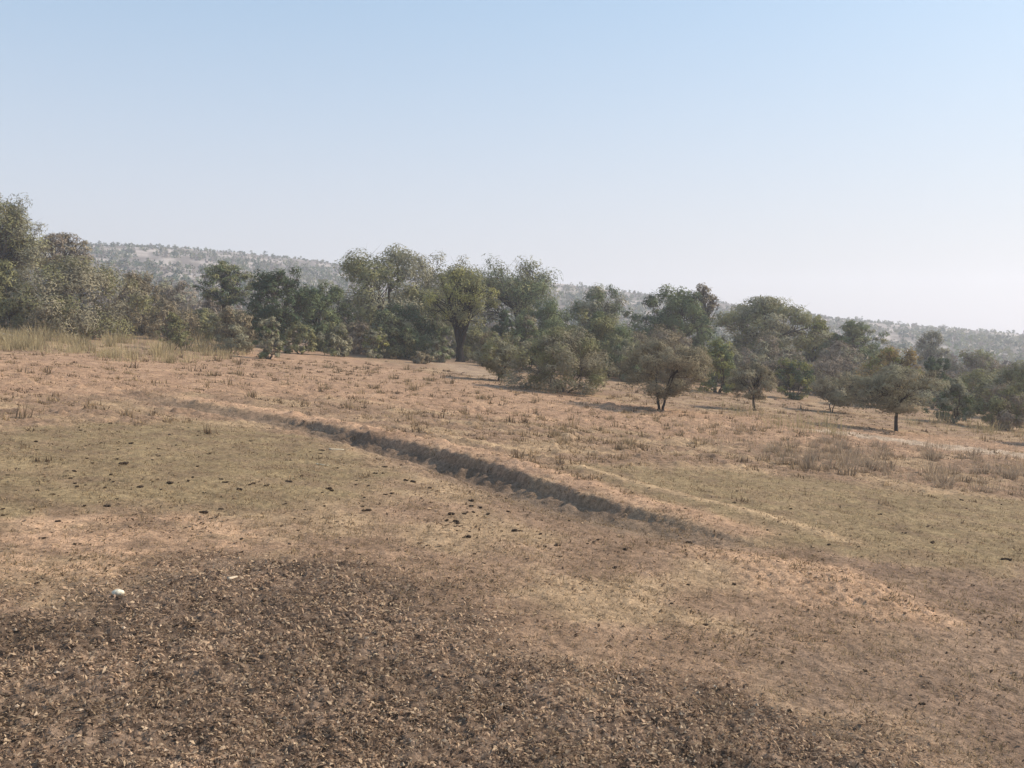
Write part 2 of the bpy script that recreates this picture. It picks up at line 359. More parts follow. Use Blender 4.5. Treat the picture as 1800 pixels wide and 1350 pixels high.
def tree(name, label, cat, u, dist, uL, uR, vtop, style='bush', pal='olive', seed=0, zb=None, dens=1.0, stems=None, tr=None,
         streak=0.5, lean=(0, 0), pal2=None, group=None, bark=(.085, .07, .06), nclump=None, fork=None, xy=None, leaf=1.0):
    g = np.random.default_rng(1000 + seed)
    cx, cy = at_dist(u, dist) if xy is None else xy
    gz = float(surf(np.array(cx), np.array(cy)))
    Wd = (uR - uL) / F * dist; H = z_at(vtop, dist) - gz
    off = ((uL + uR) / 2 - u) / F * dist
    zb = {'vase': .34, 'flat': .5, 'bush': .04, 'round': .3, 'open': .3}[style] if zb is None else zb
    Rr = Wd / 2; hc = H * (1 - zb); z0 = H * zb
    nst = {'vase': 1, 'flat': 1, 'bush': 5, 'round': 1, 'open': 1}[style] if stems is None else stems
    tr = max(0.05, H * (0.022 if nst > 1 else 0.03)) if tr is None else tr
    ncl = int(np.clip(36 + 6.5 * Wd * hc / max(1.0, dist / 55.), 44, 130)) if nclump is None else nclump
    # clumps of foliage through the crown
    ph = g.uniform(0, 6.28, 5)
    def lob(a): return 1 + .13 * np.sin(2 * a + ph[0]) + .12 * np.sin(3 * a + ph[1]) + .09 * np.sin(5 * a + ph[2]) + .06 * np.sin(8 * a + ph[4])
    if style == 'open':
        nl = 9; la = g.uniform(0, 6.28, nl) ; lt = g.uniform(.25, .95, nl)
        lr = profile('round', lt * .9 + .05) * np.sqrt(g.uniform(.25, 1, nl)) * Rr * .8
        L = np.stack([lr * np.cos(la), lr * np.sin(la), z0 + lt * hc * .86], -1)
        C = L[g.integers(0, nl, ncl)] + g.normal(0, 1, (ncl, 3)) * np.array([Rr * .21, Rr * .21, hc * .11])
        C[:, 2] = np.clip(C[:, 2], z0 * .9, H * .96)
        rc = np.full(ncl, .12 * Wd) * g.uniform(.6, 1.2, ncl)
    else:
        t = g.uniform(0, 1, ncl) ** (.75 if style in ('vase', 'flat') else .95)
        a = g.uniform(0, 2 * math.pi, ncl)
        rc = Wd * g.uniform(.045, .125, ncl)
        rr = profile(style, t) * Rr * lob(a) * 1.06 * g.uniform(0, 1, ncl) ** .36
        rr = np.maximum(rr - rc * .3, 0)
        C = np.stack([rr * np.cos(a), rr * np.sin(a), z0 + t * hc * (.9 + .1 * np.sin(3 * a + ph[3]))], -1)
        C[:, 2] = np.clip(C[:, 2], min(rc.mean() * .4, H * .3), H - rc * .45)
    C[:, 0] += off + lean[0] * C[:, 2] / H; C[:, 1] += lean[1] * C[:, 2] / H
    # wood
    VV, FF = [], []; nv = 0
    def add(vf):
        nonlocal nv
        VV.append(vf[0]); FF.append(vf[1] + nv); nv += len(vf[0])
    zf = H * (fork if fork else {'vase': .2, 'flat': .3, 'bush': .06, 'round': .22, 'open': .24}[style])
    tips = []
    for s in range(nst):
        if nst == 1:
            f = np.array([lean[0] * .2, 0, zf]); b0 = np.array([0, 0, -.15])
        else:
            aa = s * 6.28 / nst + g.uniform(-.5, .5); k = .28 if style == 'bush' else .10
            f = np.array([math.cos(aa) * Rr * k, math.sin(aa) * Rr * k, zf * g.uniform(.9, 1.3)]); b0 = np.array([f[0] * .35, f[1] * .35, -.15])
        q = curve(b0, (0, 0, 1), f, 5, g, .03)
        rb_ = tr * (1 if nst == 1 else .7)
        add(tube(q, rb_ * np.array([1.45, 1.08, .95, .88, .85]), 7)); tips.append(f)
    tips = np.array(tips)
    npri = max(nst, min(8, 4 + int(Wd > 3) + int(Wd > 6) * 2))
    cen = C[g.choice(ncl, npri, replace=False)].copy()
    for _ in range(4):
        lab = np.argmin(((C[:, None] - cen[None]) ** 2).sum(-1), 1)
        for k in range(npri):
            if (lab == k).any(): cen[k] = C[lab == k].mean(0)
    for k in range(npri):
        mem = np.nonzero(lab == k)[0]
        if not len(mem): continue
        f = tips[np.argmin(((tips - cen[k]) ** 2).sum(-1))]
        d0 = (cen[k] - f) * np.array([.5, .5, 1.0]); d0 /= np.linalg.norm(d0) + 1e-9; d0 = d0 * .6 + np.array([0, 0, .4])
        q = curve(f, d0, cen[k], 6, g, .035); r0 = tr * .62 * (1 if nst == 1 else .75)
        add(tube(q, np.linspace(r0, r0 * .35, 6), 5))
        for m in mem:
            st = q[g.integers(2, 5)]
            dd = (C[m] - st); dd = dd / (np.linalg.norm(dd) + 1e-9) * .6 + np.array([0, 0, .35])
            add(tube(curve(st, dd, C[m], 4, g, .05), np.array([.34, .25, .17, .09]) * r0, 3))
    V = np.vstack(VV); Fq = np.vstack(FF)
    bc = np.array(bark)[None] * g.uniform(.85, 1.15, (len(V), 1))
    # leaves and twigs
    ls = max(.07, 2.0 * dist / 984.) * leaf
    area = Wd * hc * .8
    N = int(np.clip(3.0 * dens * area / (.25 * ls * ls), 1500, 24000))
    ci = g.choice(ncl, N, p=(rc ** 2) / (rc ** 2).sum())
    nrm = g.normal(0, 1, (N, 3)); nrm *= (np.minimum(np.linalg.norm(nrm, axis=1), 1.9) / np.linalg.norm(nrm, axis=1))[:, None]
    vz = {'flat': .34, 'vase': .5}.get(style, .62)
    p = C[ci] + nrm * rc[ci][:, None] * np.array([.56, .56, vz * .72])
    p[:, 2] = np.clip(p[:, 2], .04, H * 1.02)
    dirs = p - np.array([off * .3, 0, zf * .5]); dirs /= np.linalg.norm(dirs, axis=1, keepdims=True) + 1e-9
    rd = g.normal(0, 1, (N, 3)); rd /= np.linalg.norm(rd, axis=1, keepdims=True)
    # leaf blades face outwards from their clump, so a clump has a sunny and a shady side
    fn = nrm / (np.linalg.norm(nrm, axis=1, keepdims=True) + 1e-9) * .75 + dirs * .5 + np.array([0, 0, .25]) + g.normal(0, .33, (N, 3))
    fn /= np.linalg.norm(fn, axis=1, keepdims=True)
    ax = dirs * streak + rd * (1 - streak * .75); ax -= (ax * fn).sum(1, keepdims=True) * fn; ax /= np.linalg.norm(ax, axis=1, keepdims=True) + 1e-9
    sd = np.cross(fn, ax)
    Ln = ls * g.lognormal(.22, .35, N)[:, None] * (1 + .7 * streak); Wn = ls * g.uniform(.45, .85, N)[:, None] * (1 - .3 * streak)
    LV = np.stack([p - ax * Ln * .5 - sd * Wn * .5, p - ax * Ln * .3 + sd * Wn * .5, p + ax * Ln * .5], 1).reshape(-1, 3)
    LF = np.arange(3 * N).reshape(-1, 3)
    lo, hi = np.array(PAL[pal][0]), np.array(PAL[pal][1])
    ct = g.uniform(0, 1, ncl) ** 1.3; tt = np.clip(.65 * ct[ci] + .35 * g.uniform(0, 1, N), 0, 1)[:, None]
    lc = lo + (hi - lo) * tt
    if pal2:
        lo2, hi2 = np.array(PAL[pal2][0]), np.array(PAL[pal2][1])
        w = (g.uniform(0, 1, ncl) < .38)[ci][:, None]; lc = np.where(w, lo2 + (hi2 - lo2) * tt, lc)
    lc = np.repeat(lc * np.array([1.12, 1.08, .95]), 3, 0)
    # bare twigs that poke out between the leaves
    T = int(ncl * 7); ti = g.integers(0, ncl, T)
    e = C[ti] + g.normal(0, 1, (T, 3)) * rc[ti][:, None] * np.array([.75, .75, .6]); e[:, 2] = np.clip(e[:, 2], .1, H * 1.03)
    s0 = C[ti] * .9 + np.array([off, 0, zf]) * .1 + g.normal(0, 1, (T, 3)) * rc[ti][:, None] * .2
    ww = max(.008, .25 * dist / 984.)
    sdw = np.cross(e - s0, g.normal(0, 1, (T, 3))); sdw /= np.linalg.norm(sdw, axis=1, keepdims=True) + 1e-9
    TV = np.stack([s0 - sdw * ww, s0 + sdw * ww, e], 1).reshape(-1, 3)
    TF = np.arange(3 * T).reshape(-1, 3)
    tcol = np.repeat(np.array(bark)[None] * g.uniform(1.1, 2.2, (T, 1)), 3, 0)
    root = obj(name, None, loc=(cx, cy, gz), label=label, category=cat)
    root.empty_display_size = .3
    if group: root['group'] = group
    obj('trunk', mk_mesh('trunk', V, [Fq], [M_BARK], bc, smooth=True), root)
    obj('crown', mk_mesh('crown', np.vstack([LV, TV]), [LF, TF + len(LV)], [M_LEAF], np.vstack([lc, tcol])), root)
    return root

TREES = [
 # name, label, category, u, dist, uL, uR, vtop, style, palette, extra
 ('tall_tree', 'tall pale grey-green tree with thin see-through crown at the left edge', 'tree', 8, 88, -70, 74, 338, 'open', 'grey', dict(dens=.8, pal2='olive', fork=.35, zb=.4)),
 ('bare_tree', 'brownish half-bare tree with dark limbs just right of the tall pale tree', 'tree', 100, 105, 52, 158, 404, 'flat', 'brown', dict(dens=.75, pal2='mauve', zb=.45)),
 ('leafy_bush', 'olive green bush at the left edge beside the big dark bush', 'bush', 5, 78, -60, 55, 458, 'bush', 'olive', dict()),
 ('broad_bush', 'very broad dark bush with sunlit olive top behind the tall yellow grass', 'bush', 130, 80, 18, 240, 453, 'bush', 'thorn', dict(pal2='olive', dens=2.1, zb=.02, leaf=1.0, nclump=200)),
 ('twiggy_bush', 'brown twiggy bush directly right of the very broad dark bush', 'bush', 245, 92, 200, 292, 478, 'bush', 'brown', dict(dens=.8, zb=.15)),
 ('dry_bush', 'mauve brown dry bush below the hill, left of the umbrella acacia', 'bush', 305, 120, 255, 352, 490, 'bush', 'mauve', dict(pal2='grey')),
 ('umbrella_acacia', 'umbrella acacia with layered flat crown and dark curved limbs below the hill', 'tree', 398, 98, 350, 445, 457, 'flat', 'green', dict(dens=.75, bark=(.05, .042, .04), zb=.45, pal2='olive', stems=2)),
 ('dry_bush', 'mauve bush under the umbrella acacia', 'bush', 372, 112, 335, 420, 520, 'bush', 'mauve', dict()),
 ('grey_bush', 'rounded grey-brown bush in front of the umbrella acacia', 'bush', 408, 72, 365, 448, 535, 'bush', 'grey', dict(pal2='brown', zb=.06)),
 ('olive_shrub', 'small olive shrub at the right end of the tall yellow grass', 'shrub', 305, 70, 282, 330, 545, 'bush', 'olive', dict(dens=.7)),
 ('evergreen_tree', 'dense dark green tree right of the umbrella acacia', 'tree', 490, 88, 436, 552, 467, 'round', 'dark', dict(dens=1.25, zb=.1, streak=.1, leaf=1.15)),
 ('green_tree', 'lower green bushy tree leaning against the dense dark green tree', 'tree', 560, 92, 512, 618, 496, 'round', 'green', dict(dens=1.1, zb=.06, streak=.2)),
 ('grey_shrub', 'small grey-green shrub standing alone before the dense dark green tree', 'shrub', 472, 68, 450, 497, 556, 'bush', 'grey', dict(pal2='green')),
 ('low_shrub', 'low olive shrub at the foot of the lower green tree', 'shrub', 528, 80, 500, 556, 560, 'bush', 'olive', dict()),
 ('low_shrub', 'low grey shrub beside the white rock at the edge of the wood', 'shrub', 592, 82, 566, 622, 566, 'bush', 'grey', dict(pal2='olive')),
 ('low_shrub', 'low pale shrub in front of the largest tree of the wood', 'shrub', 656, 84, 636, 684, 573, 'bush', 'grey', dict(pal2='lime')),
 ('large_tree', 'largest tree of the wood, wide crown with pale sunlit top', 'tree', 672, 100, 578, 788, 428, 'round', 'olive', dict(dens=1.05, zb=.08, pal2='grey', tr=.35, streak=.25, nclump=120, leaf=1.1)),
 ('airy_tree', 'thin-topped pale tree between the largest tree and the dark-trunked tree', 'tree', 772, 108, 692, 842, 440, 'open', 'grey', dict(dens=.95, pal2='olive', zb=.25)),
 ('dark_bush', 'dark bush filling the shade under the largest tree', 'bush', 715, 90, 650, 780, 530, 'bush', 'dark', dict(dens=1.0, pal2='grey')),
 ('forked_tree', 'large tree with bare forked dark trunk and yellowing crown in the middle', 'tree', 808, 90, 742, 884, 468, 'round', 'olive', dict(dens=.6, pal2='lime', zb=.40, tr=.40, fork=.15, bark=(.03, .026, .025), streak=.2, nclump=75)),
 ('fan_tree', 'airy tree with fan of upright limbs right of the dark-trunked tree', 'tree', 918, 112, 828, 1000, 449, 'open', 'olive', dict(dens=.65, pal2='green', zb=.36, bark=(.05, .045, .04), tr=.3)),
 ('round_bush', 'small dark round bush in front of the fan-limbed airy tree', 'bush', 885, 100, 862, 910, 545, 'bush', 'dark', dict(dens=1.2)),
 ('green_bush', 'green bush below the fan-limbed airy tree', 'bush', 960, 102, 905, 1015, 522, 'bush', 'green', dict(dens=1.0)),
 ('green_tree', 'hazy green tree right of the fan-limbed airy tree', 'tree', 1050, 112, 990, 1118, 500, 'round', 'green', dict(zb=.06, pal2='grey')),
 ('grey_shrub', 'small grey-green shrub left of the forked dark trunk', 'shrub', 772, 86, 748, 800, 594, 'bush', 'grey', dict(pal2='green')),
 ('dry_shrub', 'little dry brown shrub left of the forked dark trunk', 'shrub', 738, 80, 722, 758, 618, 'bush', 'brown', dict(dens=.6)),
 ('thorn_bush', 'small olive thorn bush on a short stem right of the forked dark trunk', 'bush', 878, 63, 828, 932, 592, 'vase', 'grey', dict(zb=.12, leaf=.8, pal2='olive', stems=3, streak=.85)),
 ('thorn_bush', 'large thorn bush with dark heart and yellowish sunlit right side', 'bush', 992, 57, 902, 1076, 577, 'bush', 'thorn', dict(dens=1.0, leaf=.8, pal2='olive', zb=.05, streak=.8)),
 ('thorn_tree', 'rounded thorn tree on twin thin stems standing out in the grass', 'tree', 1163, 47, 1084, 1252, 596, 'vase', 'thorn', dict(zb=.2, leaf=.75, pal2='brown', stems=2, streak=.9, tr=.085, dens=.85, lean=(.25, 0), bark=(.05, .042, .04), fork=.27)),
 ('thorn_tree', 'small single-stemmed thorn tree between the twin-stemmed and spreading thorn trees', 'tree', 1327, 53, 1278, 1374, 638, 'vase', 'thorn', dict(zb=.22, leaf=.75, pal2='brown', streak=.9, dens=.75, lean=(-.2, 0), tr=.07, bark=(.05, .042, .04), fork=.3)),
 ('thorn_tree', 'spreading flat-topped thorn tree on a single stem by the sandy track', 'tree', 1578, 46.5, 1484, 1660, 640, 'flat', 'thorn', dict(zb=.3, leaf=.75, pal2='grey', streak=.85, tr=.085, bark=(.05, .042, .04), fork=.34, dens=.95, stems=1)),
 ('thorn_bush', 'grey-brown thorn bush touching the spreading flat-topped thorn tree', 'bush', 1463, 60, 1424, 1534, 654, 'vase', 'thorn', dict(zb=.2, leaf=.8, pal2='brown', stems=2, streak=.8)),
 ('leafy_tree', 'large leafy green tree with dark shaded front behind the twin-stemmed tree', 'tree', 1185, 104, 1112, 1256, 503, 'round', 'green', dict(zb=.08, dens=1.2, pal2='dark', streak=.2, leaf=1.1)),
 ('bare_tree', 'twiggy brown treetop rising above the leafy green tree', 'tree', 1232, 118, 1205, 1262, 498, 'vase', 'brown', dict(dens=.5, zb=.45)),
 ('spreading_tree', 'wide flat-crowned tree with shaded underside against the far ridge', 'tree', 1345, 106, 1250, 1440, 520, 'flat', 'olive', dict(zb=.30, pal2='grey', dens=1.2, tr=.25, fork=.3)),
 ('lime_tree', 'yellow-green treetop at the right end of the wide flat-crowned tree', 'tree', 1428, 110, 1398, 1462, 548, 'round', 'lime', dict(zb=.2)),
 ('lime_bush', 'bright yellow-green bush between the two small thorn trees', 'bush', 1262, 72, 1222, 1302, 590, 'bush', 'lime', dict(pal2='green', dens=.9, streak=.1)),
 ('mauve_bush', 'mauve-grey bush below the wide flat-crowned tree', 'bush', 1340, 90, 1288, 1402, 592, 'bush', 'mauve', dict(pal2='grey')),
 ('stemmy_bush', 'dark bush with pale stems right of the small single-stemmed thorn tree', 'bush', 1398, 74, 1362, 1434, 622, 'bush', 'dark', dict(pal2='lime', dens=.8)),
 ('layered_tree', 'layered dark green tree right of the yellow-green treetop', 'tree', 1496, 108, 1446, 1552, 562, 'flat', 'green', dict(zb=.2, pal2='olive')),
 ('mauve_bush', 'mauve-grey bush below the layered dark green tree', 'bush', 1478, 92, 1424, 1536, 600, 'bush', 'mauve', dict(pal2='grey')),
 ('rusty_tree', 'tree with rusty yellow leaves behind the spreading flat-topped thorn tree', 'tree', 1572, 72, 1522, 1626, 606, 'round', 'orange', dict(zb=.12, pal2='lime', dens=.85, streak=.1)),
 ('round_bush', 'dark green round bush right of the rusty-leaved tree', 'bush', 1645, 82, 1614, 1674, 624, 'bush', 'dark', dict(dens=1.2)),
 ('far_tree', 'hazy grey-brown tree standing up before the right end of the ridge', 'tree', 1634, 150, 1604, 1664, 582, 'round', 'grey', dict(zb=.15)),
 ('grey_bush', 'grey bush directly right of the spreading flat-topped thorn tree', 'bush', 1675, 58, 1638, 1714, 662, 'bush', 'grey', dict(pal2='green')),
 ('olive_bush', 'olive bush behind the fallen log near the right edge', 'bush', 1722, 74, 1664, 1784, 650, 'bush', 'olive', dict(pal2='grey')),
 ('grey_bush', 'tall grey-olive bush cut by the right edge', 'bush', 1798, 68, 1744, 1860, 636, 'bush', 'grey', dict(pal2='olive')),
 ('dark_shrub', 'low dark shrub at the right edge in front of the tall grey-olive bush', 'shrub', 1762, 56, 1722, 1822, 678, 'bush', 'olive', dict(pal2='mauve')),
 ('mauve_bush', 'hazy mauve bush between the dark round bush and the right edge', 'bush', 1712, 110, 1650, 1776, 616, 'bush', 'mauve', dict(pal2='olive')),
 ('grey_bush', 'grey bush in the gap between large thorn bush and twin-stemmed tree', 'bush', 1098, 78, 1066, 1134, 598, 'bush', 'grey', dict(pal2='green')),
 ('green_bush', 'olive green bush above the large thorn bush', 'bush', 1040, 84, 985, 1110, 545, 'bush', 'olive', dict(pal2='green')),
 ('brown_bush', 'reddish brown bush behind the top of the twin-stemmed tree', 'bush', 1170, 82, 1112, 1232, 572, 'bush', 'brown', dict(pal2='mauve')),
 ('thorn_tree', 'thorn tree beyond the right edge beside the sandy track', 'tree', 1925, 45, 1850, 2010, 655, 'vase', 'olive', dict(zb=.3, pal2='brown', streak=.8)),
]
for k, (nm, lb, ct, u, ds, ul, ur, vt, st, pl, ex) in enumerate(TREES):
    tree(nm, lb, ct, u, ds, ul, ur, vt, st, pl, seed=k * 7 + 1, **ex)

gf = np.random.default_rng(31)
PW = {'mauve': 'mauve', 'grey': 'grey', 'brown': 'brown', 'olive': 'olive', 'dark': 'dark green', 'green': 'green'}
def where(u, parts):
    for um, ph in parts:
        if u < um: return ph
    return parts[-1][1]
FILL = [('left', [(235, 96), (270, 104), (330, 100), (360, 92), (445, 100), (475, 104), (600, 98), (625, 92), (300, 88), (425, 90)], ['mauve', 'grey', 'brown', 'olive'],
         [(260, 'behind the brown twiggy bush'), (285, 'below the left end of the hill'), (315, 'left of the umbrella acacia'), (340, 'close behind the left limbs of the umbrella acacia'), (395, 'under the umbrella acacia'), (440, 'right of the umbrella acacia'), (480, 'behind the dense dark green tree'), (999, 'between the lower green tree and the largest tree')]),
        ('middle', [(690, 88), (730, 94), (760, 98), (840, 98), (870, 92), (925, 86), (965, 80), (1010, 90), (1075, 86), (1120, 90)], ['green', 'olive', 'grey', 'brown'],
         [(710, 'under the largest tree'), (800, 'just left of the forked dark trunk'), (860, 'just right of the forked dark trunk'), (940, 'behind the small olive thorn bush'), (1020, 'behind the large thorn bush'), (1999, 'between the large thorn bush and the twin-stemmed tree')]),
        ('right', [(1150, 74), (1205, 72), (1230, 84), (1285, 78), (1310, 72), (1375, 80), (1425, 76), (1455, 70), (1505, 72), (1540, 66), (1560, 84), (1610, 68), (1640, 72), (1690, 82), (1730, 88), (1765, 80), (1800, 86), (1840, 76)], ['mauve', 'grey', 'grey', 'mauve', 'brown'],
         [(1180, 'behind the twin-stemmed tree'), (1240, 'left of the bright yellow-green bush'), (1300, 'right of the bright yellow-green bush'), (1350, 'behind the small single-stemmed thorn tree'), (1440, 'beside the dark pale-stemmed bush'), (1520, 'behind the grey-brown thorn bush'), (1570, 'below the rusty-leaved tree'), (1625, 'behind the spreading thorn tree'), (1700, 'behind the fallen log'), (1780, 'right of the fallen log'), (1999, 'at the right edge')])]
for kk, (ar, pts, pls, parts) in enumerate(FILL):
    for q, (u, ds) in enumerate(pts):
        ds = ds + (13 if ar == 'right' else 0)
        hw = gf.uniform(38, 58) * 80 / ds; hv = 590 + .083 * (u - 900) + 5187 / ds; hh = gf.uniform(2.3, 3.7) * (1.35 if ar == 'middle' else 1.0); pa = pls[gf.integers(0, len(pls))]
        tree('thicket_bush', ('tall ' if hh > (4 if ar == 'middle' else 3) else 'low ') + PW[pa] + ' thicket bush ' + where(u, parts), 'bush', u, ds, u - hw, u + hw, hv - hh * F / ds, 'bush', pa, seed=2000 + kk * 50 + q,
             pal2=pls[gf.integers(0, len(pls))], dens=.8, group='bushes of the ' + ar + ' thicket', streak=.5)

# far scrub: a mass of bushes on the plain behind the wood and over the hill
def scrub(name, label, spots, sizes, per, seed, pals, ls):
    g = np.random.default_rng(seed); n = len(spots)
    X = np.repeat(spots[:, 0], per); Y = np.repeat(spots[:, 1], per); S = np.repeat(sizes, per); N = n * per
    a = g.uniform(0, 6.28, N); t = g.uniform(0, 1, N); rr = profile('bush', t) * g.uniform(0, 1, N) ** .45
    sx = np.repeat(g.uniform(.7, 1.15, n), per)
    z0 = np.repeat(land(spots[:, 0], spots[:, 1]), per)
    p = np.stack([X + rr * S * .62 * sx * np.cos(a), Y + rr * S * .62 * sx * np.sin(a), z0 + t * S * .92 / sx], -1)
    ax = g.normal(0, 1, (N, 3)); ax /= np.linalg.norm(ax, axis=1, keepdims=True)
    sd = np.cross(ax, g.normal(0, 1, (N, 3))); sd /= np.linalg.norm(sd, axis=1, keepdims=True)
    L = (ls * (S / S.mean()) ** .5 * g.uniform(.7, 1.4, N))[:, None]
    V = np.stack([p - ax * L * .5 - sd * L * .4, p - ax * L * .5 + sd * L * .4, p + ax * L * .6], 1).reshape(-1, 3)
    pi = g.integers(0, len(pals), n); lo = np.array([PAL[q][0] for q in pals])[pi]; hi = np.array([PAL[q][1] for q in pals])[pi]
    tt = np.clip(.5 * np.repeat(g.uniform(0, 1, n), per) + .5 * g.uniform(0, 1, N), 0, 1)[:, None]
    c = np.repeat(lo, per, 0) * (1 - tt) + np.repeat(hi, per, 0) * tt
    me = mk_mesh(name, V, [np.arange(3 * N).reshape(-1, 3)], [M_LEAF], np.repeat(c, 3, 0))
    return obj(name, me, kind='stuff', label=label, category='scrub')
g = np.random.default_rng(5)
def polar(n, r0, r1, a0=-40, a1=40):
    a = np.radians(g.uniform(a0, a1, n)); r = np.sqrt(g.uniform(r0 * r0, r1 * r1, n)); return np.stack([r * np.sin(a), r * np.cos(a)], -1)
s1 = polar(1500, 104, 330)
scrub('plain_scrub', 'mass of grey and mauve bushes on the plain behind the wood', s1, g.uniform(1.8, 4.6, len(s1)) * (.8 + .2 * sstep(110, 150, np.hypot(s1[:, 0], s1[:, 1]))), 120, 21, ['mauve', 'grey', 'olive', 'brown', 'green', 'mauve'], .5)
s2 = polar(14000, 300, 790); keep = perlin(s2[:, 0] / 22, s2[:, 1] / 40, 91) + .35 * perlin(s2[:, 0] / 75, s2[:, 1] / 110, 92) > -.4
s2 = s2[keep]
scrub('hill_scrub', 'dotted scrub covering the low stony hill under the sky', s2, g.lognormal(math.log(2.0), .45, len(s2)) * (1 - .55 * sstep(540, 690, np.hypot(s2[:, 0], s2[:, 1]))), 20, 22, ['grey', 'olive', 'dark', 'green', 'mauve'], .9)

# ------------------------------------------------------------------ tussocks of dry grass
def tussock_mesh(seed, h, w, n, bw, c0, c1, spread=.5):
    g = np.random.default_rng(seed)
    a = g.uniform(0, 6.28, n); r0 = np.sqrt(g.uniform(0, 1, n)) * w * .32
    b = np.stack([r0 * np.cos(a), r0 * np.sin(a), np.full(n, -.03)], -1)
    out = a + g.normal(0, .7, n); le = h * g.uniform(.45, 1.0, n); tilt = np.abs(g.normal(0, spread * .6, n)) + r0 / w * spread
    d = np.stack([np.cos(out) * np.sin(tilt), np.sin(out) * np.sin(tilt), np.cos(tilt)], -1)
    mid = b + d * le[:, None] * .55; tip = b + d * le[:, None]
    tip[:, :2] += np.stack([np.cos(out), np.sin(out)], -1) * (le * tilt * .35)[:, None]; tip[:, 2] -= le * tilt * .12
    sd = np.stack([-np.sin(out + g.normal(0, .8, n)), np.cos(out), np.zeros(n)], -1) * bw
    V = np.stack([b - sd * .5, b + sd * .5, mid - sd * .42, mid + sd * .42, tip], 1).reshape(-1, 3)
    i = np.arange(n)[:, None] * 5
    Fq = i + np.array([[0, 1, 3, 2]]); Ft = i + np.array([[2, 3, 4]])
    tt = g.uniform(0, 1, (n, 1)); col = np.repeat(np.array(c0) * (1 - tt) + np.array(c1) * tt, 5, 0) * np.tile(np.array([.5, .5, .9, .9, 1.05]), n)[:, None]   # blades darker towards the base, palest at the tip
    return mk_mesh('grass_blades', V, [Fq, Ft], [M_GRASS], col)
YEL = [tussock_mesh(300 + i, 1.3 - .12 * i, 1.2 + .2 * i, 52 + 8 * i, .028, (.32, .25, .14), (.56, .46, .27), .6) for i in range(5)]
PALE = [tussock_mesh(320 + i, .58 - .05 * i, .6 + .08 * i, 60 + 6 * i, .018, (.27, .20, .145), (.46, .36, .26), .65) for i in range(5)]
TUFT = [tussock_mesh(340 + i, .34, .5, 45, .022, (.20, .15, .095), (.40, .30, .185), .8) for i in range(5)]
THIN = [tussock_mesh(360 + i, 1.0, 1.7, 30, .016, (.36, .29, .16), (.52, .42, .25), .5) for i in range(4)]
gt = np.random.default_rng(77)
def word(s, s0, s1): return ('small', 'middling', 'big')[min(2, int(3 * (s - s0) / (s1 - s0)))]
def put_tussocks(protos, pix, label, group, parts, name='grass_tussock', s0=.7, s1=1.25, jit=0):
    for i, (u, v) in enumerate(pix):
        x, y = P(u + gt.uniform(-jit, jit), v + gt.uniform(-jit, jit) * .3)
        s = gt.uniform(s0, s1)
        o = obj(name, protos[gt.integers(0, len(protos))], loc=(x, y, float(surf(np.array(x), np.array(y)))), label=word(s, s0, s1) + ' ' + label + ', ' + where(u, parts), category='grass tussock', group=group)
        o.rotation_euler = (0, 0, gt.uniform(0, 6.28)); o.scale = (s * gt.uniform(.85, 1.15), s, s * gt.uniform(.8, 1.2))
def band(n, poly_top, poly_bot):
    """n pixels between two polylines"""
    r = []
    for _ in range(n):
        u = gt.uniform(poly_top[0][0], poly_top[-1][0])
        a = np.interp(u, [p[0] for p in poly_top], [p[1] for p in poly_top]); b = np.interp(u, [p[0] for p in poly_bot], [p[1] for p in poly_bot])
        r.append((u, gt.uniform(a, b)))
    return r
put_tussocks(YEL, band(76, [(-40, 588), (200, 592), (330, 590), (460, 598)], [(-40, 612), (130, 622), (220, 634), (300, 640), (380, 628), (460, 612)]), 'tall yellow grass tussock', 'tall yellow tussocks before the broad bush', [(60, 'by the grey log at the left edge'), (130, 'before the left half of the broad dark bush'), (215, 'before the right half of the broad dark bush'), (300, 'before the brown twiggy bush'), (999, 'before the rounded grey-brown bush')], s0=.55, s1=1.35)
put_tussocks(TUFT, band(45, [(300, 612), (480, 604), (720, 632), (860, 672)], [(300, 660), (500, 680), (720, 705), (860, 712)]), 'faded low grass tussock', 'small tussocks on the upper field', [(430, 'above the far end of the gully'), (560, 'before the dense dark green tree'), (720, 'before the largest tree'), (999, 'before the forked tree')], s0=.5, s1=1.7)
put_tussocks(TUFT, band(44, [(860, 690), (1100, 715), (1400, 755)], [(860, 770), (1100, 795), (1400, 815)]), 'brown low grass tussock', 'small tussocks below the thorn trees', [(960, 'below the small olive thorn bush'), (1090, 'below the large thorn bush'), (1240, 'below the twin-stemmed thorn tree'), (1999, 'below the small single-stemmed thorn tree')], s0=.4, s1=1.2)
put_tussocks(PALE, band(88, [(1340, 772), (1550, 783), (1840, 812)], [(1340, 815), (1480, 838), (1650, 858), (1840, 880)]), 'pale grey grass tussock of the thick patch', 'pale tussocks at the right', [(1470, 'at its left end'), (1580, 'left of the spreading thorn tree stem'), (1690, 'right of the spreading thorn tree stem'), (1999, 'by the right edge')], s0=.4, s1=1.2)
put_tussocks(THIN, band(24, [(1240, 690), (1330, 728), (1480, 750)], [(1240, 715), (1330, 752), (1480, 772)]), 'thin straw-coloured tussock', 'thin tussocks among the thorn trees', [(1327, 'left of the small single-stemmed thorn tree'), (1400, 'just right of the small single-stemmed thorn tree'), (1999, 'before the grey-brown thorn bush')], s0=.6, s1=1.1)
put_tussocks(THIN, band(22, [(1590, 738), (1840, 755)], [(1590, 752), (1840, 776)]), 'pinkish thin tussock', 'dry tussocks under the right bushes', [(1680, 'beside the spreading thorn tree stem'), (1740, 'before the fallen log'), (1999, 'at the foot of the bushes by the right edge')], s0=.6, s1=1.1)

